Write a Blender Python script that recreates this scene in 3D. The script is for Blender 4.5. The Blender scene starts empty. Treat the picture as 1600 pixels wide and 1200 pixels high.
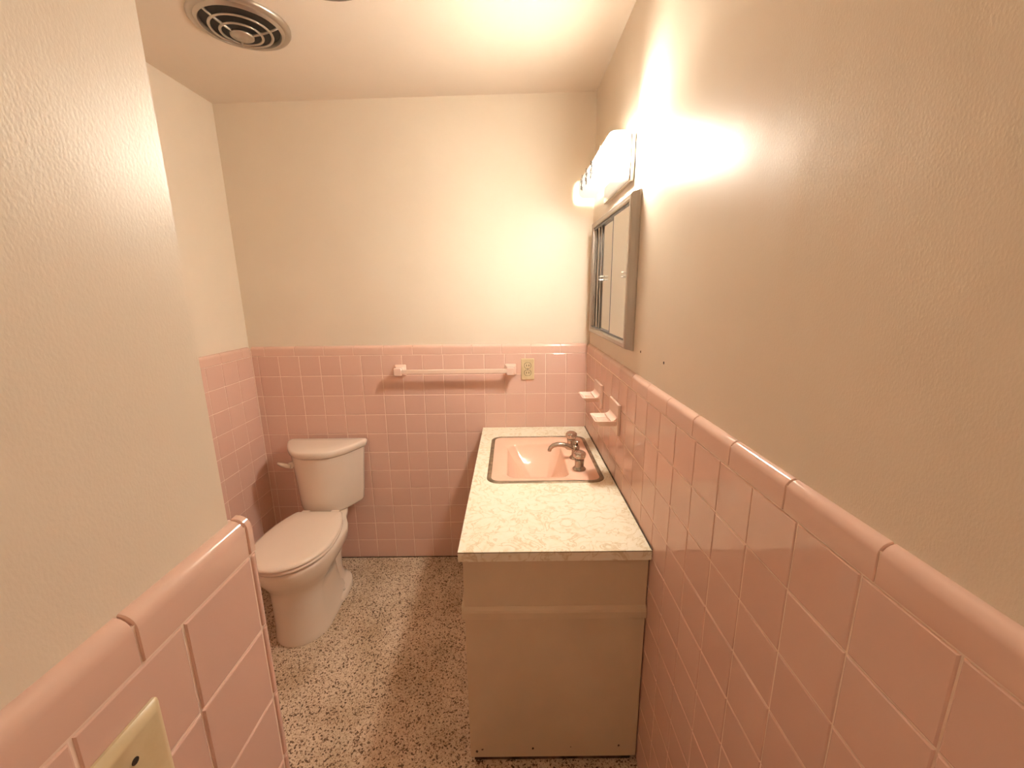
import bpy, bmesh, math, random
from mathutils import Vector, Matrix
random.seed(7)
SC = bpy.context.scene
COL = SC.collection
PI = math.pi

# ------------------------------------------------------------------ camera
cam_d = bpy.data.cameras.new('camera')
cam = bpy.data.objects.new('camera', cam_d)
COL.objects.link(cam)
F_PX = 647.19
cam_d.sensor_fit = 'HORIZONTAL'
cam_d.sensor_width = 36.0
cam_d.lens = F_PX / 1600.0 * 36.0
cam_d.clip_start = 0.01
YAW, PITCH, ROLL = 0.0004, -0.2201, -0.011
_d = Vector((math.sin(YAW)*math.cos(PITCH), math.cos(YAW)*math.cos(PITCH), math.sin(PITCH)))
_r = _d.cross(Vector((0, 0, 1))).normalized()
_u = _r.cross(_d)
_r2 = _r*math.cos(ROLL) + _u*math.sin(ROLL)
_u2 = -_r*math.sin(ROLL) + _u*math.cos(ROLL)
M = Matrix((( _r2.x, _u2.x, -_d.x, -0.4014),
            ( _r2.y, _u2.y, -_d.y, -2.1823),
            ( _r2.z, _u2.z, -_d.z,  1.5346),
            (0, 0, 0, 1)))
cam.matrix_world = M
SC.camera = cam

# ------------------------------------------------------------------ world, light, exposure
world = bpy.data.worlds.new('world'); SC.world = world
world.use_nodes = True
world.node_tree.nodes['Background'].inputs[0].default_value = (0.9, 0.72, 0.5, 1)
world.node_tree.nodes['Background'].inputs[1].default_value = 0.0
LAMP_COLOR = (1.0, 0.91, 0.77, 1)
LAMP_STRENGTH = 390.0
SC.view_settings.view_transform = 'Standard'
SC.view_settings.look = 'None'
SC.view_settings.exposure = 0.08
SC.view_settings.gamma = 1.0
SC.view_settings.use_curve_mapping = False
SC.cycles.max_bounces = 8
SC.cycles.diffuse_bounces = 7
SC.cycles.glossy_bounces = 4
SC.cycles.transmission_bounces = 2

# ------------------------------------------------------------------ material helpers
MATS = {}
def principled(name, color, rough=0.5, metal=0.0, spec=0.5, coat=0.0):
    m = bpy.data.materials.new(name); m.use_nodes = True
    b = m.node_tree.nodes['Principled BSDF']
    b.inputs['Base Color'].default_value = (*color, 1)
    b.inputs['Roughness'].default_value = rough
    b.inputs['Metallic'].default_value = metal
    b.inputs['Specular IOR Level'].default_value = spec
    b.inputs['Coat Weight'].default_value = coat
    b.inputs['Coat Roughness'].default_value = 0.08
    MATS[name] = m
    return m, m.node_tree, b
def node(nt, kind, **kw):
    n = nt.nodes.new(kind)
    for k, v in kw.items(): setattr(n, k, v)
    return n
def ramp(nt, stops):
    r = node(nt, 'ShaderNodeValToRGB')
    while len(r.color_ramp.elements) < len(stops): r.color_ramp.elements.new(0.5)
    for e, (p, c) in zip(r.color_ramp.elements, stops):
        e.position = p; e.color = (*c, 1) if len(c) == 3 else c
    return r
def noise_bump(nt, b, scale, strength, dist=0.002, detail=3.0):
    tc = node(nt, 'ShaderNodeTexCoord')
    n = node(nt, 'ShaderNodeTexNoise'); n.inputs['Scale'].default_value = scale; n.inputs['Detail'].default_value = detail
    nt.links.new(tc.outputs['Object'], n.inputs['Vector'])
    bp = node(nt, 'ShaderNodeBump'); bp.inputs['Strength'].default_value = strength; bp.inputs['Distance'].default_value = dist
    nt.links.new(n.outputs['Fac'], bp.inputs['Height']); nt.links.new(bp.outputs['Normal'], b.inputs['Normal'])
    return tc, n, bp
def tint_noise(nt, b, c0, c1, scale, detail=3.0, lo=0.35, hi=0.65):
    tc = node(nt, 'ShaderNodeTexCoord')
    n = node(nt, 'ShaderNodeTexNoise'); n.inputs['Scale'].default_value = scale; n.inputs['Detail'].default_value = detail
    nt.links.new(tc.outputs['Object'], n.inputs['Vector'])
    r = ramp(nt, [(lo, c0), (hi, c1)])
    nt.links.new(n.outputs['Fac'], r.inputs[0]); nt.links.new(r.outputs[0], b.inputs['Base Color'])

# painted plaster (semi gloss, brushed, orange peel)
def plaster(name, c0, c1, rough, bump):
    m, nt, b = principled(name, c0, rough)
    tint_noise(nt, b, c0, c1, 3.0)
    tc = node(nt, 'ShaderNodeTexCoord')
    mp = node(nt, 'ShaderNodeMapping'); mp.inputs['Scale'].default_value = (1.0, 1.0, 0.55)
    nt.links.new(tc.outputs['Object'], mp.inputs['Vector'])
    n1 = node(nt, 'ShaderNodeTexNoise'); n1.inputs['Scale'].default_value = 420; n1.inputs['Detail'].default_value = 3
    n2 = node(nt, 'ShaderNodeTexNoise'); n2.inputs['Scale'].default_value = 7; n2.inputs['Detail'].default_value = 2
    nt.links.new(mp.outputs[0], n1.inputs['Vector']); nt.links.new(mp.outputs[0], n2.inputs['Vector'])
    b1 = node(nt, 'ShaderNodeBump'); b1.inputs['Strength'].default_value = bump; b1.inputs['Distance'].default_value = 0.0006
    b2 = node(nt, 'ShaderNodeBump'); b2.inputs['Strength'].default_value = 0.25; b2.inputs['Distance'].default_value = 0.008
    nt.links.new(n1.outputs['Fac'], b1.inputs['Height']); nt.links.new(n2.outputs['Fac'], b2.inputs['Height'])
    nt.links.new(b2.outputs['Normal'], b1.inputs['Normal']); nt.links.new(b1.outputs['Normal'], b.inputs['Normal'])
    return m
plaster('paint', (0.785, 0.695, 0.575), (0.81, 0.72, 0.60), 0.38, 0.32)
plaster('ceiling_paint', (0.765, 0.665, 0.555), (0.795, 0.69, 0.58), 0.5, 0.3)

# glazed tile with small random colour change from piece to piece
m, nt, b = principled('tile_glaze', (0.66, 0.37, 0.33), 0.03, spec=0.7)
oi = node(nt, 'ShaderNodeObjectInfo')
r = ramp(nt, [(0.0, (0.715, 0.475, 0.397)), (0.5, (0.73, 0.49, 0.41)), (1.0, (0.745, 0.505, 0.423))])
nt.links.new(oi.outputs['Random'], r.inputs[0]); nt.links.new(r.outputs[0], b.inputs['Base Color'])
noise_bump(nt, b, 14, 0.035, 0.0015, 0.0)
m, nt, b = principled('cap_glaze', (0.75, 0.51, 0.42), 0.12, coat=0.3)
noise_bump(nt, b, 28, 0.08, 0.0015, 1.0)
m, nt, b = principled('grout', (0.74, 0.52, 0.44), 0.85)
tint_noise(nt, b, (0.80, 0.62, 0.52), (0.88, 0.72, 0.62), 9)
# terrazzo floor
m, nt, b = principled('terrazzo', (0.6, 0.5, 0.4), 0.42)
tc = node(nt, 'ShaderNodeTexCoord')
v1 = node(nt, 'ShaderNodeTexVoronoi'); v1.inputs['Scale'].default_value = 185; v1.inputs['Randomness'].default_value = 1
v2 = node(nt, 'ShaderNodeTexVoronoi'); v2.inputs['Scale'].default_value = 340
nz = node(nt, 'ShaderNodeTexNoise'); nz.inputs['Scale'].default_value = 75; nz.inputs['Detail'].default_value = 4
big = node(nt, 'ShaderNodeTexNoise'); big.inputs['Scale'].default_value = 4.5; big.inputs['Detail'].default_value = 5
for n in (v1, v2, nz, big): nt.links.new(tc.outputs['Object'], n.inputs['Vector'])
sep = node(nt, 'ShaderNodeSeparateColor'); nt.links.new(v1.outputs['Color'], sep.inputs[0])
r1 = ramp(nt, [(0.0, (0.10, 0.06, 0.035)), (0.13, (0.22, 0.135, 0.08)), (0.18, (0.64, 0.52, 0.39)), (0.75, (0.76, 0.64, 0.50)), (1.0, (0.54, 0.42, 0.30))])
nt.links.new(sep.outputs[0], r1.inputs[0])
sep2 = node(nt, 'ShaderNodeSeparateColor'); nt.links.new(v2.outputs['Color'], sep2.inputs[0])
r2 = ramp(nt, [(0.0, (0.3, 0.2, 0.13)), (0.12, (0.5, 0.37, 0.27)), (0.2, (1, 1, 1)), (1.0, (1, 1, 1))])
nt.links.new(sep2.outputs[1], r2.inputs[0])
mx = node(nt, 'ShaderNodeMix', data_type='RGBA', blend_type='MULTIPLY'); mx.inputs[0].default_value = 0.9
nt.links.new(r1.outputs[0], mx.inputs[6]); nt.links.new(r2.outputs[0], mx.inputs[7])
r3 = ramp(nt, [(0.3, (0.72, 0.66, 0.58)), (0.6, (1, 1, 1))])
nt.links.new(big.outputs['Fac'], r3.inputs[0])
mx2 = node(nt, 'ShaderNodeMix', data_type='RGBA', blend_type='MULTIPLY'); mx2.inputs[0].default_value = 1
nt.links.new(mx.outputs[2], mx2.inputs[6]); nt.links.new(r3.outputs[0], mx2.inputs[7])
nt.links.new(mx2.outputs[2], b.inputs['Base Color'])
# laminate with golden veins
m, nt, b = principled('laminate', (0.86, 0.80, 0.64), 0.28)
tc = node(nt, 'ShaderNodeTexCoord')
nA = node(nt, 'ShaderNodeTexNoise'); nA.inputs['Scale'].default_value = 15; nA.inputs['Detail'].default_value = 6; nA.inputs['Distortion'].default_value = 1.4
nt.links.new(tc.outputs['Object'], nA.inputs['Vector'])
rA = ramp(nt, [(0.0, (0, 0, 0)), (0.455, (0, 0, 0)), (0.485, (1, 1, 1)), (0.515, (0, 0, 0)), (1, (0, 0, 0))])
nt.links.new(nA.outputs['Fac'], rA.inputs[0])
nB = node(nt, 'ShaderNodeTexNoise'); nB.inputs['Scale'].default_value = 22; nB.inputs['Detail'].default_value = 5; nB.inputs['Distortion'].default_value = 2.0
nt.links.new(tc.outputs['Object'], nB.inputs['Vector'])
rB = ramp(nt, [(0.33, (0.80, 0.73, 0.55)), (0.46, (0.87, 0.82, 0.67)), (0.7, (0.89, 0.85, 0.72))])
nt.links.new(nB.outputs['Fac'], rB.inputs[0])
mx = node(nt, 'ShaderNodeMix', data_type='RGBA'); nt.links.new(rA.outputs[0], mx.inputs[0])
nt.links.new(rB.outputs[0], mx.inputs[6]); mx.inputs[7].default_value = (0.70, 0.60, 0.40, 1)
nt.links.new(mx.outputs[2], b.inputs['Base Color'])

m, nt, b = principled('vitreous', (0.80, 0.70, 0.60), 0.14, coat=0.4)
tint_noise(nt, b, (0.79, 0.69, 0.59), (0.81, 0.71, 0.61), 3)
m, nt, b = principled('seat_plastic', (0.80, 0.68, 0.58), 0.2)
tint_noise(nt, b, (0.79, 0.67, 0.57), (0.81, 0.69, 0.59), 3)
m, nt, b = principled('pink_enamel', (0.84, 0.50, 0.38), 0.10, coat=0.4)
tint_noise(nt, b, (0.83, 0.535, 0.405), (0.85, 0.555, 0.425), 6)
m, nt, b = principled('peach_ceramic', (0.86, 0.64, 0.54), 0.12, coat=0.4)
tint_noise(nt, b, (0.85, 0.63, 0.53), (0.87, 0.65, 0.55), 12)
m, nt, b = principled('bar_plastic', (0.84, 0.66, 0.55), 0.25)
tint_noise(nt, b, (0.83, 0.65, 0.54), (0.85, 0.67, 0.56), 10)
m, nt, b = principled('chrome', (0.62, 0.58, 0.53), 0.14, metal=1.0)
noise_bump(nt, b, 60, 0.05)
m, nt, b = principled('worn_chrome', (0.50, 0.44, 0.38), 0.24, metal=1.0)
noise_bump(nt, b, 90, 0.08)
m, nt, b = principled('rim_metal', (0.25, 0.21, 0.16), 0.5, metal=0.6)
tint_noise(nt, b, (0.19, 0.14, 0.09), (0.33, 0.25, 0.165), 30)
m, nt, b = principled('brushed_metal', (0.52, 0.47, 0.42), 0.34, metal=1.0)
noise_bump(nt, b, 120, 0.08)
m, nt, b = principled('mirror_glass', (0.86, 0.86, 0.84), 0.01, metal=1.0)
tint_noise(nt, b, (0.855, 0.855, 0.835), (0.865, 0.865, 0.845), 5)
m, nt, b = principled('channel_metal', (0.10, 0.11, 0.13), 0.3, metal=0.8)
tint_noise(nt, b, (0.07, 0.08, 0.09), (0.14, 0.15, 0.17), 20)
m, nt, b = principled('clear_plastic', (0.85, 0.83, 0.78), 0.15)
tint_noise(nt, b, (0.84, 0.82, 0.77), (0.86, 0.84, 0.79), 20)
m, nt, b = principled('cabinet_paint', (0.68, 0.56, 0.40), 0.42)
tint_noise(nt, b, (0.65, 0.53, 0.375), (0.70, 0.58, 0.415), 4)
m, nt, b = principled('ivory_plastic', (0.66, 0.54, 0.33), 0.35)
tint_noise(nt, b, (0.62, 0.50, 0.30), (0.68, 0.56, 0.35), 40)
m, nt, b = principled('dark_slot', (0.025, 0.018, 0.012), 0.6)
tint_noise(nt, b, (0.02, 0.014, 0.01), (0.035, 0.025, 0.018), 40)
m, nt, b = principled('vent_black', (0.008, 0.006, 0.005), 0.5)
tint_noise(nt, b, (0.004, 0.003, 0.003), (0.02, 0.015, 0.012), 18)
m, nt, b = principled('grime_and_shade', (0.07, 0.045, 0.03), 0.9)
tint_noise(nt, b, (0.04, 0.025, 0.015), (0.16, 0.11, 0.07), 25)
m, nt, b = principled('door_paint', (0.75, 0.70, 0.60), 0.4)
tint_noise(nt, b, (0.82, 0.78, 0.70), (0.85, 0.81, 0.73), 3)
m, nt, b = principled('caulk', (0.78, 0.62, 0.50), 0.6)
tint_noise(nt, b, (0.7, 0.54, 0.42), (0.82, 0.66, 0.54), 15)
m, nt, b = principled('etched_print', (0.2, 0.17, 0.13), 0.5)
tint_noise(nt, b, (0.18, 0.15, 0.11), (0.24, 0.20, 0.15), 60)
def emitter(name, color, strength):
    m = bpy.data.materials.new(name); m.use_nodes = True
    b = m.node_tree.nodes['Principled BSDF']
    b.inputs['Base Color'].default_value = (0.8, 0.78, 0.74, 1)
    b.inputs['Roughness'].default_value = 0.25
    b.inputs['Emission Color'].default_value = color
    b.inputs['Emission Strength'].default_value = strength
    MATS[name] = m
emitter('lit_glass', LAMP_COLOR, LAMP_STRENGTH)
emitter('lit_bulb', LAMP_COLOR, LAMP_STRENGTH*2.6)
# emission set brightest by the near bulb, fading towards the glass's far end
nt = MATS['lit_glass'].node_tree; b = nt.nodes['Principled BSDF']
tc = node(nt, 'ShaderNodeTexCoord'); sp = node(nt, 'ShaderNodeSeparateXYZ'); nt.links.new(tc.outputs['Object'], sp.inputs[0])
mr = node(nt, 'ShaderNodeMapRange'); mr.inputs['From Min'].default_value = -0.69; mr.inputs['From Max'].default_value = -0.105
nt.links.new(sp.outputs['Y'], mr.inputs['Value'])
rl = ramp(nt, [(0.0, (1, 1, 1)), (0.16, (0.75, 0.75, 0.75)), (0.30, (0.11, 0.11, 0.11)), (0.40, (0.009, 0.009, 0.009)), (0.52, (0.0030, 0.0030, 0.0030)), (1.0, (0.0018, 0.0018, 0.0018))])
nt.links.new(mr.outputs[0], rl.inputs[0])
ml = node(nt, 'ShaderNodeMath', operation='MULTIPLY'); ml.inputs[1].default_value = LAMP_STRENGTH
# emission dimmed on the shade's roof so that less light reaches the ceiling
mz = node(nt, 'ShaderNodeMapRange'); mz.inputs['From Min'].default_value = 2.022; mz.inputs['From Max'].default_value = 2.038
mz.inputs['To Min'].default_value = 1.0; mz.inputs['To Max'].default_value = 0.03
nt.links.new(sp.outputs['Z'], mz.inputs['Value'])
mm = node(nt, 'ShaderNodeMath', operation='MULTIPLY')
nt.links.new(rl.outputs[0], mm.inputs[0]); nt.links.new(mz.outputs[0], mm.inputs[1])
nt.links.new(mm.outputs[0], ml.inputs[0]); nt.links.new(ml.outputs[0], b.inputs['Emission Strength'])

# ------------------------------------------------------------------ mesh helpers
def mesh_obj(name, me, mat, parent=None, smooth=False):
    o = bpy.data.objects.new(name, me); COL.objects.link(o)
    if mat and not me.materials: me.materials.append(MATS[mat])
    if smooth:
        for p in me.polygons: p.use_smooth = True
    if parent: o.parent = parent
    return o
def bm_obj(name, bm, mat, parent=None, smooth=False):
    bmesh.ops.recalc_face_normals(bm, faces=bm.faces)
    me = bpy.data.meshes.new(name); bm.to_mesh(me); bm.free()
    return mesh_obj(name, me, mat, parent, smooth)
def autosmooth(o, ang=35):
    me = o.data
    for p in me.polygons: p.use_smooth = True
    me.set_sharp_from_angle(angle=math.radians(ang))
    return o
def add_box(bm, lo, hi, bevel=0.0, seg=2):
    g = bmesh.ops.create_cube(bm, size=1.0)
    for v in g['verts']:
        v.co = Vector(((lo[i]+hi[i])/2 + v.co[i]*(hi[i]-lo[i]) for i in range(3)))
    if bevel:
        es = list({e for v in g['verts'] for e in v.link_edges})
        bmesh.ops.bevel(bm, geom=es, offset=bevel, segments=seg, profile=0.5, affect='EDGES')
def box(name, lo, hi, mat, parent=None, bevel=0.0, seg=2):
    bm = bmesh.new(); add_box(bm, lo, hi, bevel, seg)
    o = bm_obj(name, bm, mat, parent)
    if bevel:
        for p_ in o.data.polygons: p_.use_smooth = True
        wn = o.modifiers.new('weighted_normal', 'WEIGHTED_NORMAL'); wn.weight = 100; wn.mode = 'FACE_AREA'
    return o
def loft(bm, rings, cap0=True, cap1=True, close=True):
    vs = [[bm.verts.new(p) for p in ring] for ring in rings]
    n = len(vs[0])
    for a, c in zip(vs[:-1], vs[1:]):
        for i in range(n if close else n-1):
            j = (i+1) % n
            bm.faces.new((a[i], a[j], c[j], c[i]))
    if cap0: bm.faces.new(vs[0][::-1])
    if cap1: bm.faces.new(vs[-1])
    return vs
def lathe(bm, prof, c, axis='z', n=24):
    rings = []
    for r, h in prof:
        ring = []
        for i in range(n):
            a = 2*PI*i/n
            x, y = max(r, 1e-5)*math.cos(a), max(r, 1e-5)*math.sin(a)
            if axis == 'z': p = (c[0]+x, c[1]+y, c[2]+h)
            elif axis == 'x': p = (c[0]+h, c[1]+x, c[2]+y)
            else: p = (c[0]+x, c[1]+h, c[2]+y)
            ring.append(p)
        rings.append(ring)
    loft(bm, rings)
def tube(bm, pts, radii, n=14, flat=1.0):
    pts = [Vector(p) for p in pts]; rings = []
    for i, p in enumerate(pts):
        t = (pts[min(i+1, len(pts)-1)] - pts[max(i-1, 0)]).normalized()
        up = Vector((0, 1, 0)) if abs(t.y) < 0.9 else Vector((0, 0, 1))
        s = t.cross(up).normalized(); q = s.cross(t)
        r = radii[i] if isinstance(radii, (list, tuple)) else radii
        rings.append([p + q*math.cos(2*PI*k/n)*r + s*math.sin(2*PI*k/n)*r*flat for k in range(n)])
    loft(bm, rings)
def rrect(x0, x1, y0, y1, r, z, k=6):
    pts = []
    for cx, cy, a0 in ((x1-r, y1-r, 0), (x0+r, y1-r, 90), (x0+r, y0+r, 180), (x1-r, y0+r, 270)):
        for i in range(k+1):
            a = math.radians(a0 + 90*i/k)
            pts.append((cx+r*math.cos(a), cy+r*math.sin(a), z))
    return pts
def thing(name, label, cat, loc=(0, 0, 0), group=None):
    o = bpy.data.objects.new(name, None); COL.objects.link(o)
    o.location = loc; o.empty_display_size = 0.1
    o['label'] = label; o['category'] = cat
    if group: o['group'] = group
    return o
def structure(o, label):
    o['kind'] = 'structure'; o['label'] = label
    return o
def reparent(child, t):
    """parent with the child's geometry given in world coordinates"""
    child.parent = t
    child.matrix_parent_inverse = Matrix.Translation(-Vector(t.location))
    return child

# ------------------------------------------------------------------ room shell
P = 0.1095            # tile pitch
ZT = 1.2112           # tile field top / cap bottom
HC = 0.052            # cap height
W = 1.784             # room width at the back wall
YE = -1.7176          # end of the partition face
XS = -0.7345          # partition tile face
YF = -1.7050          # tile face of the partition's alcove side
YR = -2.60            # rear wall
PO = 0.015            # plaster lies this far behind the tile face
G = 0.0022            # grout joint

fl = box('floor', (-W-0.12, YR-0.1, -0.1), (0.12, 0.12, 0.0), 'terrazzo')
structure(fl, 'speckled brown and cream terrazzo floor')
# ceiling, a touch out of level
bm = bmesh.new()
def ceil_z(x): return 2.4305 + 0.0190*(x + 0.89)
xa, xb = -W-0.12, 0.12
v = [bm.verts.new(p) for p in ((xa, YR-0.1, ceil_z(xa)), (xb, YR-0.1, ceil_z(xb)), (xb, 0.12, ceil_z(xb)), (xa, 0.12, ceil_z(xa)),
     (xa, YR-0.1, 2.6), (xb, YR-0.1, 2.6), (xb, 0.12, 2.6), (xa, 0.12, 2.6))]
for f in ((0,1,2,3),(4,5,6,7),(0,1,5,4),(1,2,6,5),(2,3,7,6),(3,0,4,7)): bm.faces.new([v[i] for i in f])
structure(bm_obj('ceiling', bm, 'ceiling_paint'), 'plain cream painted ceiling')
WT = 2.47
wb = structure(box('wall_back', (-W-0.12, PO, 0), (0.12, 0.12, WT), 'paint'), 'cream painted back wall above pink tile wainscot')
wr = structure(box('wall_right', (PO, YR, 0), (0.12, PO, WT), 'paint'), 'glossy cream painted right wall above pink tile wainscot')
wl = structure(box('wall_left', (-W-0.12, YE-0.02, 0), (-W-PO, PO, WT), 'paint'), 'cream painted left wall beside the toilet')
wp = structure(box('wall_partition', (-W-0.12, YR, 0), (XS-PO, YE-0.008, WT), 'paint'), 'cream painted partition wall at the left foreground')
wq = structure(box('wall_rear', (XS-PO, YR-0.1, 0), (0.12, YR, WT), 'paint'), 'cream painted wall behind the camera')
# door in the rear wall, behind the camera
d1 = box('door_1', (-0.70, YR, 0.005), (-0.05, YR+0.035, 2.03), 'door_paint', None, 0.003)
structure(d1, 'plain cream flush door')
bm = bmesh.new(); lathe(bm, [(0.03, 0), (0.03, 0.006), (0.011, 0.008), (0.011, 0.03), (0.026, 0.04), (0.028, 0.055), (0.018, 0.066), (0, 0.068)], (-0.63, YR+0.035, 0.95), 'y')
bm_obj('door_knob', bm, 'chrome', d1, True)

# ------------------------------------------------------------------ tiles
_tiles = {}
def tile_mesh(w, h):
    key = (round(w, 4), round(h, 4))
    if key in _tiles: return _tiles[key]
    bm = bmesh.new()
    def ring(i, z): return [(-w/2+i, -h/2+i, z), (w/2-i, -h/2+i, z), (w/2-i, h/2-i, z), (-w/2+i, h/2-i, z)]
    loft(bm, [ring(0, -0.008), ring(0, -0.0022), ring(0.0007, -0.0009), ring(0.0022, 0.0)], cap0=False)
    bmesh.ops.recalc_face_normals(bm, faces=bm.faces)
    me = bpy.data.meshes.new('tile'); bm.to_mesh(me); bm.free()
    me.materials.append(MATS['tile_glaze'])
    _tiles[key] = me
    return me
_caps = {}
def cap_mesh(L, depth=0.018):
    key = (round(L, 4), round(depth, 4))
    if key in _caps: return _caps[key]
    R = 0.0165
    prof = [(-0.008, 0.0), (-0.0015, 0.0), (0.0, 0.0012), (0.0, HC-0.002-R)]
    for i in range(1, 7):
        a = PI/2*i/6
        prof.append((-R+R*math.cos(a), HC-0.002-R+R*math.sin(a)))
    prof.append((-max(depth, R+0.001), HC-0.002)); prof.append((-max(depth, R+0.001), HC-0.01))
    bm = bmesh.new()
    rings = []
    for s, ins in ((-L/2, 0.0012), (-L/2+0.0014, 0), (-L/2+0.004, 0), (L/2-0.004, 0), (L/2-0.0014, 0), (L/2, 0.0012)):
        rings.append([(s, vv-(ins if vv > 0.02 else 0), n-(ins if n > -0.012 else 0)) for n, vv in prof])
    loft(bm, rings)
    bmesh.ops.recalc_face_normals(bm, faces=bm.faces)
    me = bpy.data.meshes.new('cap_tile'); bm.to_mesh(me); bm.free()
    me.materials.append(MATS['cap_glaze'])
    for p in me.polygons: p.use_smooth = True
    me.set_sharp_from_angle(angle=math.radians(40))
    _caps[key] = me
    return me
def place(name, me, wall, o, U, N, s, z, n=0.0, jitter=True):
    ob = bpy.data.objects.new(name, me); COL.objects.link(ob); ob.parent = wall
    U = Vector(U); N = Vector(N); V = Vector((0, 0, 1))
    p = Vector(o) + U*s + V*z + N*n
    m = Matrix((( U.x, V.x, N.x, p.x), (U.y, V.y, N.y, p.y), (U.z, V.z, N.z, p.z), (0, 0, 0, 1)))
    if jitter:
        m = m @ Matrix.Rotation(random.gauss(0, 0.0016), 4, 'X') @ Matrix.Rotation(random.gauss(0, 0.0016), 4, 'Y')
        m = m @ Matrix.Translation((0, 0, random.uniform(-0.0003, 0.0003)))
    ob.matrix_world = m
    return ob
def tile_wall(wall, o, U, N, joints, cap_joints, s_lo, s_hi, cap_lo=-99):
    """joints: positions along U; s_lo..s_hi: extent. U x z = N handed so that tiles face out."""
    def spans(js):
        js = sorted(j for j in js if s_lo+0.012 < j < s_hi-0.012)
        js = [s_lo] + js + [s_hi]
        return list(zip(js[:-1], js[1:]))
    zrows = [ZT - P*j for j in range(0, 12)]
    for a, c in spans(joints):
        for j in range(11):
            zt, zb = zrows[j], (zrows[j+1] if j < 10 else 0.001)
            place('tile', tile_mesh(c-a-G, zt-zb-G), wall, o, U, N, (a+c)/2, (zt+zb)/2)
    for a, c in spans(cap_joints):
        a = max(a, cap_lo)
        place('cap_tile', cap_mesh(c-a-G*0.7), wall, o, U, N, (a+c)/2, ZT+0.001)
def grout_bed(wall, lo, hi): box('grout', lo, hi, 'grout', wall)

ZG = ZT + HC - 0.012
# back wall: U to the right
tile_wall(wb, (0, 0, 0), (1, 0, 0), (0, -1, 0), [-P*k for k in range(1, 18)], [-0.1415-0.157*k for k in range(12)], -W, 0.0)
grout_bed(wb, (-W-PO, 0.0016, 0), (PO, PO+0.001, ZG))
# right wall: U towards the camera gives N = -x  (U x V = N : (0,-1,0)x(0,0,1) = (-1,0,0))
tile_wall(wr, (0, 0, 0), (0, -1, 0), (-1, 0, 0), [1.8735-P*i for i in range(-9, 17)], [1.780-0.1582*i for i in range(-7, 12)], 0.0, -YR)
grout_bed(wr, (0.0016, YR, 0), (PO+0.001, 0.0016, ZG))
# left wall of the alcove: N = +x, U = +y
tile_wall(wl, (-W, 0, 0), (0, 1, 0), (1, 0, 0), [-0.012-P*k for k in range(0, 17)], [-0.07-0.157*k for k in range(12)], YF, 0.0)
grout_bed(wl, (-W-PO-0.001, YE, 0), (-W-0.0016, 0.0016, ZG))
# partition, camera side: N = +x, U = +y
tile_wall(wp, (XS, 0, 0), (0, 1, 0), (1, 0, 0), [YE-P*k for k in range(1, 12)], [-1.873-0.157*k for k in range(0, 8)], YR, YE)
grout_bed(wp, (XS-PO-0.001, YR, 0), (XS-0.0016, YE-0.002, ZG))
# partition, alcove side: N = +y, U = -x ; first column is a thick bullnose edge
tile_wall(wp, (0, YF, 0), (-1, 0, 0), (0, 1, 0), [0.7345+P*k for k in range(1, 11)], [0.7345+0.157*k for k in range(1, 8)], 0.7345, W, 0.7345+0.0195)
place('cap_tile', cap_mesh(YF-YE-0.0012), wp, (XS, 0, 0), (0, 1, 0), (1, 0, 0), (YF+YE)/2+0.0006, ZT+0.001)
grout_bed(wp, (-W, YE-0.004, 0), (XS-0.002, YF-0.0016, ZG))
# rounded edge strips on the partition corner
for j in range(11):
    zt, zb = ZT-P*j, (ZT-P*(j+1) if j < 10 else 0.001)
    box('edge_trim_tile', (XS-0.02, YE+0.0012, zb+G/2), (XS-0.0003, YF-0.0002, zt-G/2), 'tile_glaze', wp, 0.0042, 3)

# pale grout in the two back corners and the grubby joint along the floor
box('corner_grout', (-0.0035, -0.0035, 0.001), (0.0, 0.0, ZT+0.03), 'grout', wb)
box('corner_grout', (-W, -0.0030, 0.001), (-W+0.0030, 0.0, ZT+0.03), 'grout', wb)
box('floor_joint', (-W, -0.0045, 0.0), (-0.01, 0.0, 0.0035), 'grime_and_shade', wb)
# small drill holes in the right wall's plaster
for y, z in ((-0.858, 1.340), (-1.065, 1.339)):
    bm = bmesh.new(); lathe(bm, [(0.0035, 0.002), (0.0042, -0.0004), (0.0028, -0.0012), (0.0018, 0.001), (0, 0.001)], (PO, y, z), 'x', 12)
    bm_obj('drill_hole', bm, 'dark_slot', wr)

# ------------------------------------------------------------------ vanity
VX, VY = -0.552, -1.108           # cabinet outer faces
van = thing('vanity_cabinet', 'tan painted vanity cabinet under the marbled countertop', 'cabinet', ((VX)/2, VY/2, 0))
def vp(name, lo, hi, mat='cabinet_paint', bevel=0.0015, par=None):
    o = box(name, lo, hi, mat, None, bevel, 1)
    if par is None: return reparent(o, van)
    o.parent = par; return o
vp('side_panel', (VX, VY, 0.022), (-0.004, VY+0.018, 0.770))
vp('side_panel', (VX, -0.022, 0.022), (-0.004, -0.004, 0.770))
vp('plinth', (VX+0.012, VY+0.008, 0.0), (-0.02, -0.02, 0.0235), 'grime_and_shade')  # dark base stands in for the shaded gap and grime line under the panel
vp('bottom_panel', (VX+0.002, VY+0.018, 0.0235), (-0.006, -0.024, 0.040))
vp('back_panel', (-0.012, VY+0.019, 0.041), (-0.005, -0.023, 0.770))
bm = bmesh.new()
pr_ = [(VY, 0.566), (VY-0.007, 0.566), (VY-0.010, 0.569), (VY-0.010, 0.590), (VY-0.008, 0.597), (VY-0.001, 0.606), (VY, 0.606)]
loft(bm, [[(x, y, z) for y, z in pr_] for x in (VX-0.008, -0.004)])
reparent(bm_obj('trim_strip', bm, 'cabinet_paint'), van)
vp('face_rail', (VX-0.010, VY, 0.566), (VX, -0.006, 0.606), bevel=0.003)
vp('face_rail', (VX, VY+0.019, 0.735), (VX+0.018, -0.023, 0.770))
vp('face_rail', (VX, VY+0.019, 0.041), (VX+0.018, -0.023, 0.075))
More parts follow.
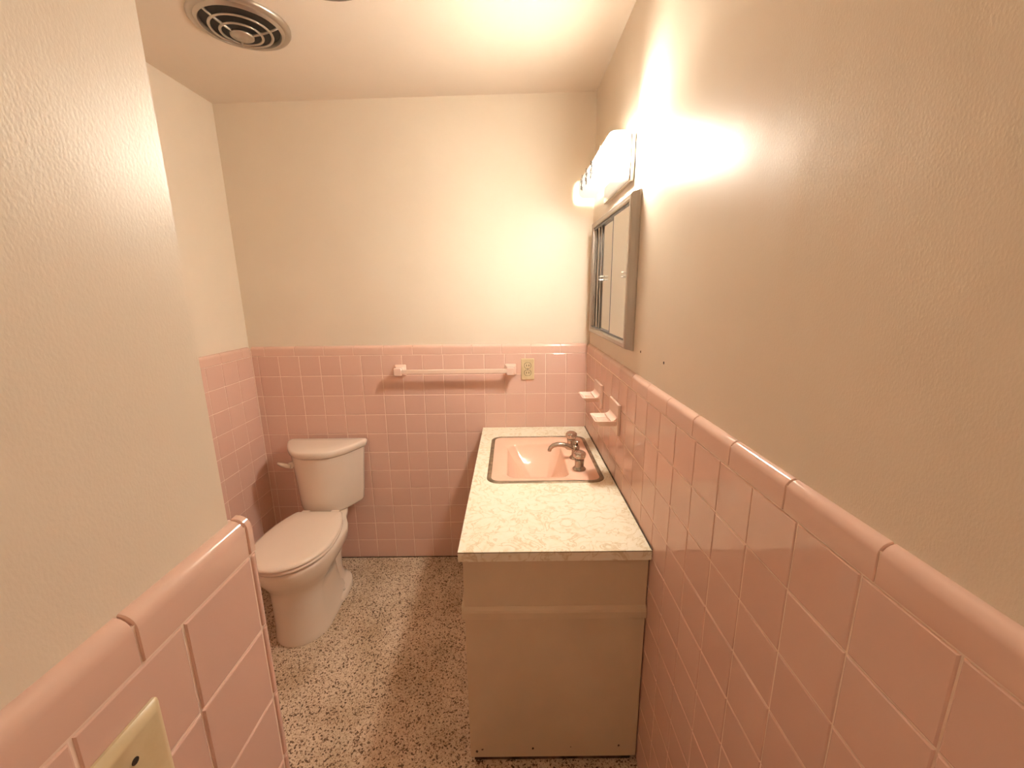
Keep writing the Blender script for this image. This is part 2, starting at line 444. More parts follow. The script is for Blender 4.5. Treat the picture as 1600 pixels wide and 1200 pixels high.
for k, (a, c) in enumerate(((VY+0.022, VY+0.37), (VY+0.373, VY+0.72), (VY+0.723, -0.024))):
    d = vp('drawer_front', (VX+0.0005, a, 0.612), (VX+0.018, c, 0.732))
    h = vp('knob', (VX-0.014, (a+c)/2-0.012, 0.665), (VX+0.001, (a+c)/2+0.012, 0.685), 'chrome', 0.003, d); h.parent = d; 
    d = vp('door', (VX+0.0005, a, 0.078), (VX+0.018, c, 0.562))
    h = vp('knob', (VX-0.014, c-0.05, 0.50), (VX+0.001, c-0.03, 0.52), 'chrome', 0.003, d)
for o in list(van.children):
    for ch in o.children:
        ch.matrix_parent_inverse = Matrix.Identity(4)
# dirt specks low on the end panel are part of its paint wear
for x, z, s in ((-0.512, 0.055, 0.004), (-0.345, 0.058, 0.0045), (-0.062, 0.066, 0.004), (-0.53, 0.048, 0.005), (-0.22, 0.062, 0.002)):
    bm = bmesh.new(); bmesh.ops.create_icosphere(bm, subdivisions=1, radius=1)
    for vv in bm.verts: vv.co = Vector((x+vv.co.x*s*random.uniform(.7, 1.2), VY+vv.co.y*0.0006, z+vv.co.z*s*random.uniform(.8, 1.5)))
    reparent(bm_obj('paint_chip', bm, 'grime_and_shade', None, True), van)

# countertop with sink cut-out
CT0, CT1 = 0.772, 0.803
CX0, CX1, CY0, CY1 = -0.563, -0.003, -1.125, -0.003
SX0, SX1, SY0, SY1 = -0.506, -0.036, -0.690, -0.160   # sink outer rim
ctr = thing('countertop', 'cream laminate countertop with golden marbled veins around the sink', 'countertop', (-0.28, -0.56, CT0))
bm = bmesh.new()
hx0, hx1, hy0, hy1 = SX0+0.02, SX1-0.02, SY0+0.02, SY1-0.02
def frame_faces(z):
    xs = (CX0, hx0, hx1, CX1); ys = (CY0, hy0, hy1, CY1)
    g = [[bm.verts.new((x, y, z)) for y in ys] for x in xs]
    for i in range(3):
        for j in range(3):
            if (i, j) != (1, 1): bm.faces.new((g[i][j], g[i+1][j], g[i+1][j+1], g[i][j+1]))
    return g
ga, gb = frame_faces(CT0), frame_faces(CT1)
def wallq(pts):
    for (i, j), (k, l) in zip(pts, pts[1:]+pts[:1]):
        bm.faces.new((ga[i][j], ga[k][l], gb[k][l], gb[i][j]))
wallq([(0,0),(1,0),(2,0),(3,0),(3,1),(3,2),(3,3),(2,3),(1,3),(0,3),(0,2),(0,1)])
wallq([(1,1),(1,2),(2,2),(2,1)])
reparent(bm_obj('slab', bm, 'laminate'), ctr)
# dark glue seam under the top sheet, along the front and left edges
seam = bmesh.new()
add_box(seam, (CX0-0.0004, CY0-0.0004, CT1-0.0030), (CX1, CY0+0.001, CT1-0.0016))
add_box(seam, (CX0-0.0004, CY0-0.0004, CT1-0.0030), (CX0+0.001, CY1, CT1-0.0016))
reparent(bm_obj('edge_seam', seam, 'grime_and_shade'), ctr)
box_c = box('caulk_line', (CX1-0.0015, CY0+0.002, CT1), (-0.0006, CY1, CT1+0.002), 'grime_and_shade')
reparent(box_c, ctr)

# sink: metal ring, pink deck, basin, drain
snk = thing('sink', 'pink enamel rectangular drop-in sink with a dark metal rim', 'sink', ((SX0+SX1)/2, (SY0+SY1)/2, CT1))
bm = bmesh.new()
loft(bm, [rrect(SX0, SX1, SY0, SY1, 0.050, CT1+0.0002), rrect(SX0+0.001, SX1-0.001, SY0+0.001, SY1-0.001, 0.049, CT1+0.0022),
          rrect(SX0+0.009, SX1-0.009, SY0+0.009, SY1-0.009, 0.042, CT1+0.0034), rrect(SX0+0.017, SX1-0.017, SY0+0.017, SY1-0.017, 0.036, CT1+0.0030),
          rrect(SX0+0.0178, SX1-0.0178, SY0+0.0178, SY1-0.0178, 0.0355, CT1-0.002)], False, False)
reparent(bm_obj('metal_rim', bm, 'rim_metal', None, True), snk)
BX0, BX1, BY0, BY1 = -0.425, -0.172, -0.640, -0.278   # basin opening
bm = bmesh.new()
zd = CT1+0.0030
rings = [rrect(SX0+0.0175, SX1-0.0175, SY0+0.0175, SY1-0.0175, 0.036, CT1-0.003, 8),
         rrect(SX0+0.0180, SX1-0.0180, SY0+0.0180, SY1-0.0180, 0.0358, zd-0.0006, 8),
         rrect(SX0+0.022, SX1-0.022, SY0+0.022, SY1-0.022, 0.034, zd, 8),
         rrect(BX0-0.006, BX1+0.006, BY0-0.006, BY1+0.006, 0.046, zd-0.0002, 8),
         rrect(BX0-0.001, BX1+0.001, BY0-0.001, BY1+0.001, 0.044, zd-0.0025, 8)]
# basin: a smooth bowl, steepest on the faucet side
lip = rrect(BX0, BX1, BY0, BY1, 0.046, 0, 8)
bcx, bcy = -0.262, -0.505
for t in (0.012, 0.035, 0.07, 0.12, 0.18, 0.25, 0.33, 0.42, 0.51, 0.60, 0.69, 0.78, 0.86, 0.93):
    dz = 0.005 + 0.128*(1-(1-t)**2.7)
    w = min(1.0, t/0.45); w = w*w*(3-2*w)
    ring = []
    for x, y, _ in lip:
        a = math.atan2((y-(BY0+BY1)/2)/(BY1-BY0), (x-(BX0+BX1)/2)/(BX1-BX0))
        ex, ey = (BX0+BX1)/2 + (BX1-BX0)*0.53*math.cos(a), (BY0+BY1)/2 + (BY1-BY0)*0.53*math.sin(a)
        x, y = x+(ex-x)*w, y+(ey-y)*w
        ring.append((x+(bcx-x)*t, y+(bcy-y)*t, zd-dz))
    rings.append(ring)
loft(bm, rings, False, True)
reparent(autosmooth(bm_obj('basin', bm, 'pink_enamel'), 60), snk)
bm = bmesh.new(); lathe(bm, [(0.022, -0.002), (0.022, 0.002), (0.017, 0.003), (0.015, 0.001), (0.012, 0.004), (0, 0.005)], (bcx, bcy, zd-0.133), 'z', 20)
reparent(bm_obj('drain', bm, 'worn_chrome', None, True), snk)
# shallow curb ridge along the faucet ledge
# faucet
fx, fy = -0.122, -0.452
fau = thing('faucet', 'worn chrome faucet with curved spout and two round handles on the sink', 'faucet', (fx, fy, zd))
def knob_handle(y):
    x = fx - 0.002
    bm = bmesh.new(); lathe(bm, [(0.027, 0), (0.028, 0.004), (0.024, 0.009), (0.0195, 0.012), (0.0185, 0.018), (0.0195, 0.040), (0.0195, 0.048), (0.0, 0.050)], (x, y, zd), 'z', 28)
    h = reparent(bm_obj('handle', bm, 'worn_chrome', None, True), fau)
    bm = bmesh.new(); n = 48; rings = []
    for r0, hh, fl_ in ((0.017, 0.047, 0), (0.0195, 0.050, 0.0006), (0.0250, 0.055, 0.0016), (0.0270, 0.063, 0.0022), (0.0268, 0.071, 0.0020), (0.0235, 0.0765, 0.0008), (0.0185, 0.0795, 0), (0.0150, 0.0775, 0), (0.006, 0.0785, 0), (0.0004, 0.079, 0)):
        rings.append([(x+(r0-fl_*(1-math.cos(8*2*PI*i/n)))*math.cos(2*PI*i/n), y+(r0-fl_*(1-math.cos(8*2*PI*i/n)))*math.sin(2*PI*i/n), zd+hh) for i in range(n)])
    loft(bm, rings)
    g = bm_obj('grip', bm, 'chrome', None, True)
    g.parent = h; g.matrix_parent_inverse = Matrix.Identity(4)
    return h
knob_handle(-0.572); knob_handle(-0.332)
bm = bmesh.new()
lathe(bm, [(0.026, 0), (0.026, 0.004), (0.021, 0.010), (0.0175, 0.014), (0.0165, 0.040), (0.0175, 0.052), (0.0140, 0.060), (0.0, 0.062)], (fx, fy, zd), 'z', 24)
reparent(bm_obj('spout_base', bm, 'worn_chrome', None, True), fau)
bm = bmesh.new()
tube(bm, [(fx+0.004, fy, zd+0.036), (fx-0.012, fy, zd+0.047), (fx-0.035, fy, zd+0.058), (fx-0.058, fy, zd+0.064), (fx-0.080, fy, zd+0.065), (fx-0.099, fy, zd+0.060), (fx-0.111, fy, zd+0.050), (fx-0.115, fy, zd+0.041)],
     [0.0135, 0.0135, 0.0128, 0.0122, 0.0118, 0.0115, 0.0108, 0.0102], 16, 0.85)
reparent(autosmooth(bm_obj('spout', bm, 'worn_chrome'), 50), fau)
bm = bmesh.new(); lathe(bm, [(0.0085, 0.0), (0.0085, -0.006), (0.0065, -0.0075), (0, -0.007)], (fx-0.1155, fy, zd+0.041), 'z', 16)
reparent(bm_obj('aerator', bm, 'worn_chrome', None, True), fau)
bm = bmesh.new(); lathe(bm, [(0.004, 0.0), (0.004, 0.012), (0.011, 0.015), (0.013, 0.019), (0.011, 0.023), (0, 0.0245)], (fx+0.006, fy, zd+0.058), 'z', 18)
reparent(bm_obj('lift_knob', bm, 'chrome', None, True), fau)

# ------------------------------------------------------------------ toilet
TX = -1.393
toi = thing('toilet', 'almond two-piece toilet with a closed lid against the back wall', 'toilet', (TX, -0.36, 0))
def egg(yf, yb, hw, z, yc=None, eb=2.0, n=56, ef=2.0):
    if yc is None: yc = yf + (yb-yf)*0.45
    pts = []
    for i in range(n):
        a = 2*PI*i/n
        c, s = math.cos(a), math.sin(a)
        e = eb if s > 0 else ef
        x = hw*math.copysign(abs(c)**(2/e), c)
        y = (yb-yc)*abs(s)**(2/e) if s > 0 else -(yc-yf)*abs(s)**(2/e)
        pts.append((TX+x, yc+y, z))
    return pts
bm = bmesh.new()
RG = [  # z, front, back, half width, widest y, back exponent
    (0.000, -0.640, -0.165, 0.122, -0.50, 2.8),
    (0.012, -0.643, -0.163, 0.124, -0.50, 2.8),
    (0.030, -0.640, -0.170, 0.119, -0.50, 2.8),
    (0.080, -0.636, -0.215, 0.112, -0.52, 2.6),
    (0.150, -0.634, -0.240, 0.110, -0.53, 2.6),
    (0.210, -0.636, -0.245, 0.112, -0.53, 2.5),
    (0.250, -0.641, -0.235, 0.118, -0.52, 2.4),
    (0.280, -0.654, -0.200, 0.133, -0.51, 2.4),
    (0.315, -0.676, -0.150, 0.153, -0.50, 2.4),
    (0.350, -0.695, -0.100, 0.169, -0.49, 2.6),
    (0.385, -0.705, -0.070, 0.175, -0.48, 2.8),
    (0.402, -0.706, -0.066, 0.175, -0.48, 2.8),
    (0.408, -0.700, -0.072, 0.170, -0.48, 2.8)]
def pinch(ring, z):
    # the rear deck under the tank is narrower than the bowl
    out = []
    for x, y, zz in ring:
        if y > -0.34 and z > 0.20:
            t = min(1.0, (y+0.34)/0.14); t = t*t*(3-2*t)
            x = TX + (x-TX)*(1-0.24*t)
        out.append((x, y, zz))
    return out
loft(bm, [pinch(egg(f, bk, hw, z, yc, eb), z) for z, f, bk, hw, yc, eb in RG])
reparent(autosmooth(bm_obj('bowl', bm, 'vitreous'), 60), toi)
# foot flanges at the sides, with the trapway bulge
for s in (-1, 1):
    bm = bmesh.new(); rings = []
    for z, f, bk, w in ((0.0, -0.47, -0.135, 0.112), (0.024, -0.47, -0.135, 0.112), (0.032, -0.46, -0.140, 0.107), (0.040, -0.44, -0.15, 0.086), (0.060, -0.43, -0.16, 0.076), (0.11, -0.41, -0.18, 0.070), (0.18, -0.39, -0.17, 0.068), (0.25, -0.37, -0.14, 0.070), (0.31, -0.35, -0.11, 0.085)):
        yc = (f+bk)/2; ring = []
        for i in range(28):
            a = 2*PI*i/28
            ring.append((TX + s*0.012 + w*math.copysign(abs(math.cos(a))**0.8, math.cos(a)), yc+(bk-f)/2*math.copysign(abs(math.sin(a))**0.8, math.sin(a)), z))
        rings.append(ring)
    loft(bm, rings)
    reparent(autosmooth(bm_obj('trapway', bm, 'vitreous'), 60), toi)
    bm = bmesh.new(); lathe(bm, [(0.013, 0.0), (0.0125, 0.006), (0.009, 0.011), (0, 0.013)], (TX+s*0.102, -0.315, 0.034), 'z', 16)
    reparent(bm_obj('bolt_cap', bm, 'vitreous', None, True), toi)
# seat and lid
def trunc(hw, yf, yb, z, n=30, B=0.335, yc=-0.505):
    kb = (yb-yc)/B; xb = hw*math.sqrt(1-kb*kb); pts = []
    A = yc-yf
    for i in range(n+1):                      # right side back to front and round to the left side
        a = math.asin(kb) - (math.asin(kb)+PI/2)*i/n
        s = math.sin(a)
        pts.append((TX+hw*math.cos(a), yc+(B*s if s > 0 else A*s), z))
    left = [(2*TX-x, y, zz) for x, y, zz in pts[-2::-1]]
    back = [(TX-xb*0.93, yb+0.006, z), (TX, yb+0.009, z), (TX+xb*0.93, yb+0.006, z)]
    return pts + left + back
bm = bmesh.new()
loft(bm, [trunc(0.168, -0.708, -0.262, 0.411), trunc(0.172, -0.713, -0.258, 0.416), trunc(0.172, -0.713, -0.258, 0.424), trunc(0.168, -0.709, -0.262, 0.428)])
reparent(autosmooth(bm_obj('seat', bm, 'seat_plastic'), 50), toi)
bm = bmesh.new()
loft(bm, [trunc(0.168, -0.709, -0.262, 0.4310), trunc(0.173, -0.716, -0.257, 0.4345), trunc(0.173, -0.716, -0.257, 0.440), trunc(0.169, -0.711, -0.261, 0.4455),
          trunc(0.156, -0.695, -0.270, 0.4490), trunc(0.10, -0.63, -0.34, 0.4505), trunc(0.03, -0.54, -0.45, 0.451)])
reparent(autosmooth(bm_obj('seat_lid', bm, 'seat_plastic'), 50), toi)
for s in (-1, 1):
    reparent(box('hinge', (TX+s*0.075-0.022, -0.262, 0.409), (TX+s*0.075+0.022, -0.232, 0.444), 'seat_plastic', None, 0.006, 3), toi)
# tank, D-shaped in plan and tapering downwards
def dplan(hw, yb, depth, z, n=40, cr=0.012, endd=0.035):
    """flat back at yb, short straight ends, bowed front"""
    TX = -1.408
    pts = [(TX-hw+cr, yb, z), (TX+hw-cr, yb, z), (TX+hw-cr*0.3, yb-cr*0.3, z), (TX+hw, yb-cr, z), (TX+hw, yb-endd, z)]
    for i in range(1, n):
        t = i/n
        a = PI*t
        x = hw*math.cos(a)
        y = -endd - (depth-endd)*(1-abs(math.cos(a))**2.6)
        pts.append((TX+x, yb+y, z))
    pts += [(TX-hw, yb-endd, z), (TX-hw, yb-cr, z), (TX-hw+cr*0.3, yb-cr*0.3, z)]
    return pts
TB = -0.032
bm = bmesh.new()
loft(bm, [dplan(0.150, TB-0.02, 0.165, 0.411), dplan(0.166, TB-0.008, 0.182, 0.415), dplan(0.172, TB-0.003, 0.190, 0.424), dplan(0.177, TB, 0.195, 0.48), dplan(0.186, TB, 0.203, 0.60), dplan(0.195, TB, 0.210, 0.70), dplan(0.197, TB, 0.212, 0.722), dplan(0.190, TB, 0.205, 0.724)])
reparent(autosmooth(bm_obj('tank', bm, 'vitreous'), 50), toi)
bm = bmesh.new()
loft(bm, [dplan(0.202, TB+0.004, 0.218, 0.7245), dplan(0.209, TB+0.008, 0.228, 0.729), dplan(0.212, TB+0.008, 0.231, 0.745), dplan(0.211, TB+0.008, 0.230, 0.754), dplan(0.205, TB+0.004, 0.223, 0.7595), dplan(0.193, TB-0.004, 0.209, 0.762), dplan(0.10, TB-0.05, 0.10, 0.764)])
reparent(autosmooth(bm_obj('tank_lid', bm, 'vitreous'), 50), toi)
# flush lever on the front left of the tank
lx, ly, lz = TX-0.150, TB-0.150, 0.672
bm = bmesh.new(); lathe(bm, [(0.017, 0.012), (0.017, -0.010), (0.014, -0.014), (0, -0.015)], (lx, ly, lz), 'y', 18)
lev = reparent(bm_obj('flush_lever', bm, 'vitreous', None, True), toi)
bm = bmesh.new(); tube(bm, [(lx+0.004, ly-0.020, lz), (lx-0.016, ly-0.021, lz+0.003), (lx-0.040, ly-0.020, lz+0.010), (lx-0.060, ly-0.017, lz+0.016)], [0.010, 0.0125, 0.0115, 0.007], 12, 0.9)
a = bm_obj('lever_arm', bm, 'vitreous', None, True); a.parent = lev; a.matrix_parent_inverse = Matrix.Identity(4)

# ------------------------------------------------------------------ towel bar
tw = thing('towel_bar', 'peach ceramic towel bar mounted on the pink tiled back wall', 'towel bar', (-0.70, 0, 1.13))
for x, z in ((-0.995, 1.130), (-0.408, 1.128)):
    bm = bmesh.new()
    def sq(h, y, dz=0.0, r=0.006): return [(px, y, pz) for px, pz, _ in rrect(x-h, x+h, z+dz-h, z+dz+h, min(r, h*0.6), 0, 3)]
    loft(bm, [sq(0.030, -0.0005), sq(0.030, -0.008), sq(0.028, -0.012), sq(0.0215, -0.022), sq(0.0185, -0.034), sq(0.0185, -0.044), sq(0.021, -0.052), sq(0.021, -0.066), sq(0.018, -0.070)])
    reparent(autosmooth(bm_obj('post', bm, 'peach_ceramic'), 40), tw)
bm = bmesh.new()
add_box(bm, (-0.980, -0.0685, 1.1200), (-0.423, -0.0485, 1.1400), 0.0018, 2)
reparent(bm_obj('bar', bm, 'bar_plastic'), tw)

# ------------------------------------------------------------------ electrical outlet
ol = thing('electrical_outlet', 'ivory duplex electrical outlet on the tiled back wall beside the towel bar', 'outlet', (-0.316, 0, 1.128))
bm = bmesh.new()
loft(bm, [[(x, -0.0005, z) for x, z, _ in rrect(-0.351, -0.281, 1.070, 1.185, 0.003, 0, 3)], [(x, -0.004, z) for x, z, _ in rrect(-0.351, -0.281, 1.070, 1.185, 0.003, 0, 3)],
          [(x, -0.0065, z) for x, z, _ in rrect(-0.348, -0.284, 1.073, 1.182, 0.003, 0, 3)]])
pl = reparent(bm_obj('cover_plate', bm, 'ivory_plastic'), ol)
for z in (1.1475, 1.1085):
    bm = bmesh.new(); ring = []
    for i in range(32):
        a = 2*PI*i/32
        ring.append((-0.316+0.0172*math.cos(a), max(-0.0140, min(0.0140, 0.0172*math.sin(a)))+z))
    loft(bm, [[(x, -0.0062, zz) for x, zz in ring], [(x, -0.0085, zz) for x, zz in ring]])
    rc = reparent(bm_obj('receptacle', bm, 'ivory_plastic'), ol)
    loft_b = bmesh.new()
    loft(loft_b, [[(-0.316+(x+0.316)*1.12, -0.0063, z+(zz-z)*1.12) for x, zz in ring], [(-0.316+(x+0.316)*1.12, -0.0068, z+(zz-z)*1.12) for x, zz in ring]])
    gp = bm_obj('gap', loft_b, 'dark_slot'); gp.parent = rc; gp.matrix_parent_inverse = Matrix.Identity(4)
    for dx in (-0.0062, 0.0062):
        sl = box('slot', (-0.316+dx-0.0016, -0.0090, z-0.0045), (-0.316+dx+0.0016, -0.0080, z+0.0060), 'dark_slot'); sl.parent = rc
        sl.matrix_parent_inverse = Matrix.Identity(4)
bm = bmesh.new(); lathe(bm, [(0.0035, 0), (0.0035, -0.0015), (0.002, -0.002), (0, -0.002)], (-0.316, -0.0062, 1.128), 'y', 12)
reparent(bm_obj('screw', bm, 'worn_chrome'), ol)

# ------------------------------------------------------------------ soap dishes on the right wall
def soap_dish(ya, yb, zlo, zhi, tz, proj, label):
    yc = (ya+yb)/2
    t = thing('soap_dish', label, 'soap dish', (0, yc, zlo), 'ceramic dishes on the right wall')
    reparent(box('back_plate', (-0.012, ya, zlo), (-0.0004, yb, zhi), 'peach_ceramic', None, 0.003, 3), t)
    hw = (yb-ya)/2-0.012
    bm = bmesh.new()
    def ring(x0, x1, h, z, r): return rrect(x0, x1, yc-h, yc+h, r, z, 4)
    loft(bm, [ring(-proj+0.022, -0.008, hw-0.010, tz-0.020, 0.008), ring(-proj+0.018, -0.008, hw-0.007, tz-0.020, 0.010), ring(-proj+0.003, -0.008, hw-0.001, tz-0.002, 0.010), ring(-proj, -0.008, hw, tz, 0.010),
              ring(-proj+0.004, -0.010, hw-0.004, tz+0.001, 0.009), ring(-proj+0.009, -0.014, hw-0.009, tz-0.004, 0.008), ring(-proj+0.022, -0.022, hw-0.016, tz-0.011, 0.006)])
    reparent(autosmooth(bm_obj('tray', bm, 'peach_ceramic'), 45), t)
    # concave shoulder between plate and tray
    bm = bmesh.new(); prof = [(-0.008, tz-0.004), (-0.032, tz-0.004)]
    for i in range(9):
        a = PI/2*i/8
        prof.append((-0.011-0.020*(1-math.sin(a)), tz+0.001+0.022*(1-math.cos(a))))
    prof.append((-0.008, tz+0.024))
    loft(bm, [[(x, yc-hw+0.002, z) for x, z in prof], [(x, yc+hw-0.002, z) for x, z in prof]])
    reparent(autosmooth(bm_obj('shoulder', bm, 'peach_ceramic'), 40), t)
    bm = bmesh.new()
    for k in (-2, -1, 0, 1, 2):
        add_box(bm, (-proj+0.024, yc+k*0.014-0.002, tz-0.0118), (-0.030, yc+k*0.014+0.002, tz-0.0085), 0.0008, 1)
    reparent(bm_obj('drain_ribs', bm, 'peach_ceramic'), t)
soap_dish(-0.415, -0.270, 1.020, 1.128, 1.068, 0.088, 'peach ceramic dish on the right wall nearest the back corner')
soap_dish(-0.718, -0.578, 1.004, 1.122, 1.056, 0.092, 'peach ceramic soap dish on the right wall closest to the faucet handles')

# ------------------------------------------------------------------ medicine cabinet
mc = thing('medicine_cabinet', 'metal framed medicine cabinet with two sliding mirror doors on the right wall', 'cabinet', (PO, -0.45, 1.335))
MY0, MY1, MZ0, MZ1 = -0.781, -0.115, 1.331, 1.845
FX = -0.017
def frame_ring(ins, x): return [(x, y, z) for y, z in ((MY0+ins, MZ0+ins), (MY1-ins, MZ0+ins), (MY1-ins, MZ1-ins), (MY0+ins, MZ1-ins))]
bm = bmesh.new()
loft(bm, [frame_ring(0.0, PO-0.0005), frame_ring(0.0, 0.010), frame_ring(0.003, 0.002), frame_ring(0.006, -0.012), frame_ring(0.011, FX), frame_ring(0.024, FX), frame_ring(0.029, FX+0.004), frame_ring(0.031, FX+0.012), frame_ring(0.031, PO-0.0005)], False, False)
reparent(bm_obj('frame', bm, 'brushed_metal'), mc)
reparent(box('back_panel', (0.0105, MY0+0.030, MZ0+0.030), (PO-0.0006, MY1-0.030, MZ1-0.030), 'channel_metal'), mc)
ymid = -0.512
fd = reparent(box('mirror_door', (-0.0085, MY0+0.033, MZ0+0.036), (-0.0045, ymid, MZ1-0.036), 'mirror_glass'), mc)
rd = reparent(box('mirror_door', (0.000, ymid-0.02, MZ0+0.036), (0.004, -0.315, MZ1-0.036), 'mirror_glass'), mc)
de = box('door_edge', (-0.0092, ymid-0.0035, MZ0+0.036), (-0.0042, ymid+0.0010, MZ1-0.036), 'channel_metal'); de.parent = fd; de.matrix_parent_inverse = Matrix.Identity(4)
for z0, z1 in ((MZ0+0.031, MZ0+0.037), (MZ1-0.039, MZ1-0.031)):
    reparent(box('track', (-0.010, MY0+0.031, z0), (0.0100, MY1-0.031, z1), 'channel_metal'), mc)
for y0, y1 in ((-0.300, -0.288), (-0.250, -0.225), (-0.185, -0.165)):
    reparent(box('channel', (-0.006, y0, MZ0+0.037), (0.0100, y1, MZ1-0.039), 'brushed_metal'), mc)
for dr, y, x in ((fd, MY0+0.048, -0.0085), (rd, -0.332, -0.002)):
    for dz in (-0.007, 0.007):
        hp = box('finger_pull', (x-0.015, y-0.015, 1.586+dz-0.0030), (x, y+0.015, 1.586+dz+0.0030), 'clear_plastic', None, 0.001, 1)
        hp.parent = dr; hp.matrix_parent_inverse = Matrix.Identity(4)

# ------------------------------------------------------------------ vanity light
vl = thing('vanity_light', 'lit wall light bar with a curved etched glass shade above the mirror', 'wall light', (PO, -0.42, 1.90))
LY0, LY1 = -0.690, -0.105
reparent(box('backplate', (-0.004, -0.690, 1.890), (PO-0.0005, -0.30, 2.035), 'chrome', None, 0.004, 2), vl)
LZ0, LZ1, LXF = 1.955, 2.042, -0.080
def shade_prof(d):
    # from the wall at the top, round the front, back to the wall at the bottom
    r = 0.026
    pts = [(-0.006, LZ1-d)]
    for i in range(7):
        a = PI/2 + PI/2*i/6
        pts.append((LXF+r+(r-d)*math.cos(a), LZ1-r+(r-d)*math.sin(a)))
    for i in range(7):
        a = PI + PI/2*i/6
        pts.append((LXF+r+(r-d)*math.cos(a), LZ0+r+(r-d)*math.sin(a)))
    pts.append((-0.006, LZ0+d))
    return pts
outer, inner = shade_prof(0.0), shade_prof(0.003)
sec = outer + inner[::-1]
bm = bmesh.new()
loft(bm, [[(x, y, z) for x, z in sec] for y in (LY0, LY0+0.2, LY0+0.4, LY1)])
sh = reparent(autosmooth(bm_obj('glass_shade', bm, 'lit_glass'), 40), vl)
sh['label'] = 'glowing white glass shade with etched flowers'
for y in (LY0+0.045, -0.46):
    bm = bmesh.new(); lathe(bm, [(0.013, 0.0), (0.013, 0.022), (0.015, 0.026), (0.0, 0.027)], (0, 0, 0), 'x', 18)
    for vv in bm.verts: vv.co = Vector((-0.005-vv.co.x*0.8, y+vv.co.y, 1.997+vv.co.z))
    so = reparent(bm_obj('socket', bm, 'clear_plastic', None, True), vl)
    bm = bmesh.new(); bmesh.ops.create_uvsphere(bm, u_segments=18, v_segments=12, radius=0.0235)
    for vv in bm.verts: vv.co = Vector((-0.047+vv.co.x, y+vv.co.y, 1.992+vv.co.z))
    bu = bm_obj('bulb', bm, 'lit_bulb', None, True); bu.parent = so; bu.matrix_parent_inverse = Matrix.Identity(4)
# etched flower sprays on the front of the shade
for yc in (-0.58, -0.415, -0.30, -0.185):
    bm = bmesh.new()
    for k in range(6):
        zc = LZ0+0.020 + 0.0098*k
        yy = yc + 0.016*math.sin(k*2.4+yc*9)
        for q in range(5):
            a = q*2*PI/5 + k
            bmesh.ops.create_circle(bm, cap_ends=True, segments=7, radius=0.0036, matrix=Matrix.Translation((LXF-0.0012, yy+0.0075*math.cos(a), zc+0.0062*math.sin(a))) @ Matrix.Rotation(PI/2, 4, 'Y'))
    g = bmesh.ops.extrude_face_region(bm, geom=bm.faces[:])
    for e in g['geom']:
        if isinstance(e, bmesh.types.BMVert): e.co.x += 0.0010
    fm = bm_obj('etched_flower', bm, 'etched_print'); fm.parent = sh; fm.matrix_parent_inverse = Matrix.Identity(4)

# ------------------------------------------------------------------ ceiling vent
VCX, VCY, VR = -1.300, -0.556, 0.152
cz = ceil_z(VCX)
vn = thing('ceiling_vent', 'round metal ceiling exhaust fan grille with concentric rings', 'vent', (VCX, VCY, cz))
def torus_ring(name, r, z, wr_, hr, mat, par, n=56):
    bm = bmesh.new(); rings = []
    for i in range(n):
        a = 2*PI*i/n
        rings.append([(VCX+(r+wr_*math.cos(b))*math.cos(a), VCY+(r+wr_*math.cos(b))*math.sin(a), z+hr*math.sin(b)) for b in (2*PI*k/10 for k in range(10))])
    rings.append(rings[0]); 
    loft(bm, rings, False, False)
    bmesh.ops.remove_doubles(bm, verts=bm.verts, dist=1e-5)
    return reparent(bm_obj(name, bm, mat, None, True), par)
def ann(name, prof, mat, n=56):
    bm = bmesh.new()
    loft(bm, [[(VCX+r*math.cos(2*PI*i/n), VCY+r*math.sin(2*PI*i/n), cz+h) for i in range(n)] for r, h in prof], False, False)
    return reparent(autosmooth(bm_obj(name, bm, mat), 40), vn)
ann('rim', [(VR, 0.004), (VR, -0.003), (VR-0.004, -0.008), (VR-0.012, -0.011), (VR-0.020, -0.009), (VR-0.026, -0.014), (VR-0.031, -0.016), (VR-0.034, -0.010), (VR-0.034, 0.002)], 'brushed_metal')
bm = bmesh.new(); lathe(bm, [(VR-0.03, -0.0015), (VR-0.03, -0.004), (0, -0.004)], (VCX, VCY, cz), 'z', 40)
reparent(bm_obj('dark_interior', bm, 'vent_black'), vn)  # flat disc painted black in place of the shaded depth behind the grille
def dome(r): return cz - 0.012 - 0.026*(1-(r/(VR-0.03))**2)
for r in (0.092, 0.062):
    torus_ring('grille_ring', r, dome(r), 0.0045, 0.0030, 'brushed_metal', vn)
bm = bmesh.new(); lathe(bm, [(0.036, 0.004), (0.036, -0.001), (0.031, -0.004), (0.022, -0.002), (0.020, -0.005), (0.010, -0.007), (0, -0.007)], (VCX, VCY, dome(0)), 'z', 32)
reparent(bm_obj('hub', bm, 'brushed_metal', None, True), vn)
for k in range(3):
    a = math.radians(2 + 120*k)
    bm = bmesh.new()
    rs = (0.030, 0.055, 0.08, 0.105, VR-0.028)
    tube(bm, [(VCX+r*math.cos(a), VCY+r*math.sin(a), dome(r)+0.001) for r in rs], 0.0042, 8)
    reparent(bm_obj('spoke', bm, 'brushed_metal', None, True), vn)

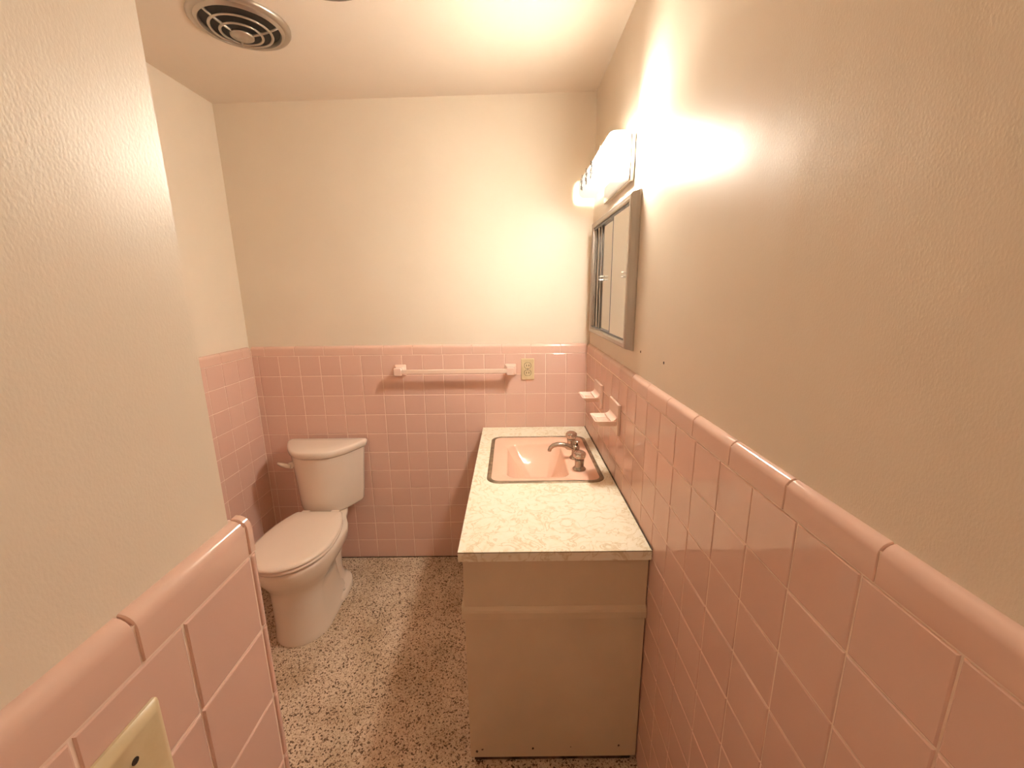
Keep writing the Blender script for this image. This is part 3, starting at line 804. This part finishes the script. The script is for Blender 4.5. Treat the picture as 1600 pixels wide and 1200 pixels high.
# ------------------------------------------------------------------ round fitting at the top edge of the picture
RX, RY = -0.925, -0.812
rz = ceil_z(RX)
cl = thing('ceiling_fitting', 'round bronze-edged ceiling fixture cut off by the top edge of the photo', 'ceiling fixture', (RX, RY, rz))
bm = bmesh.new(); lathe(bm, [(0.150, 0.003), (0.152, -0.004), (0.150, -0.009), (0.140, -0.012), (0.12, -0.014), (0.0, -0.015)], (RX, RY, rz), 'z', 48)
reparent(autosmooth(bm_obj('canopy', bm, 'rim_metal'), 50), cl)
bm = bmesh.new(); lathe(bm, [(0.095, -0.013), (0.100, -0.018), (0.096, -0.023), (0.07, -0.028), (0.04, -0.031), (0, -0.032)], (RX, RY, rz), 'z', 40)
reparent(autosmooth(bm_obj('lens', bm, 'clear_plastic'), 50), cl)

# ------------------------------------------------------------------ switch plate on the partition
SWY, SWZ = -1.9075, 1.118
sw = thing('switch_plate', 'ivory light switch plate on the pink partition tiles in the left foreground', 'switch', (XS, SWY, SWZ))
bm = bmesh.new()
def prect(hw, hh, x, r=0.003): return [(x, y, z) for y, z, _ in rrect(SWY-hw, SWY+hw, SWZ-hh, SWZ+hh, r, 0, 3)]
loft(bm, [prect(0.0355, 0.0575, XS+0.0005), prect(0.0355, 0.0575, XS+0.003), prect(0.034, 0.056, XS+0.0052), prect(0.0285, 0.0505, XS+0.0085), prect(0.027, 0.049, XS+0.009)])
reparent(autosmooth(bm_obj('cover_plate', bm, 'ivory_plastic'), 25), sw)
for z in (SWZ+0.030, SWZ-0.030):
    bm = bmesh.new(); lathe(bm, [(0.0032, 0), (0.0032, 0.0008), (0, 0.001)], (XS+0.0088, SWY, z), 'x', 14)
    reparent(bm_obj('screw_hole', bm, 'dark_slot'), sw)
bm = bmesh.new(); tube(bm, [(XS+0.0075, SWY, SWZ), (XS+0.013, SWY, SWZ+0.004), (XS+0.022, SWY, SWZ+0.010)], [0.0062, 0.0055, 0.0042], 10)
reparent(bm_obj('toggle', bm, 'ivory_plastic', None, True), sw)
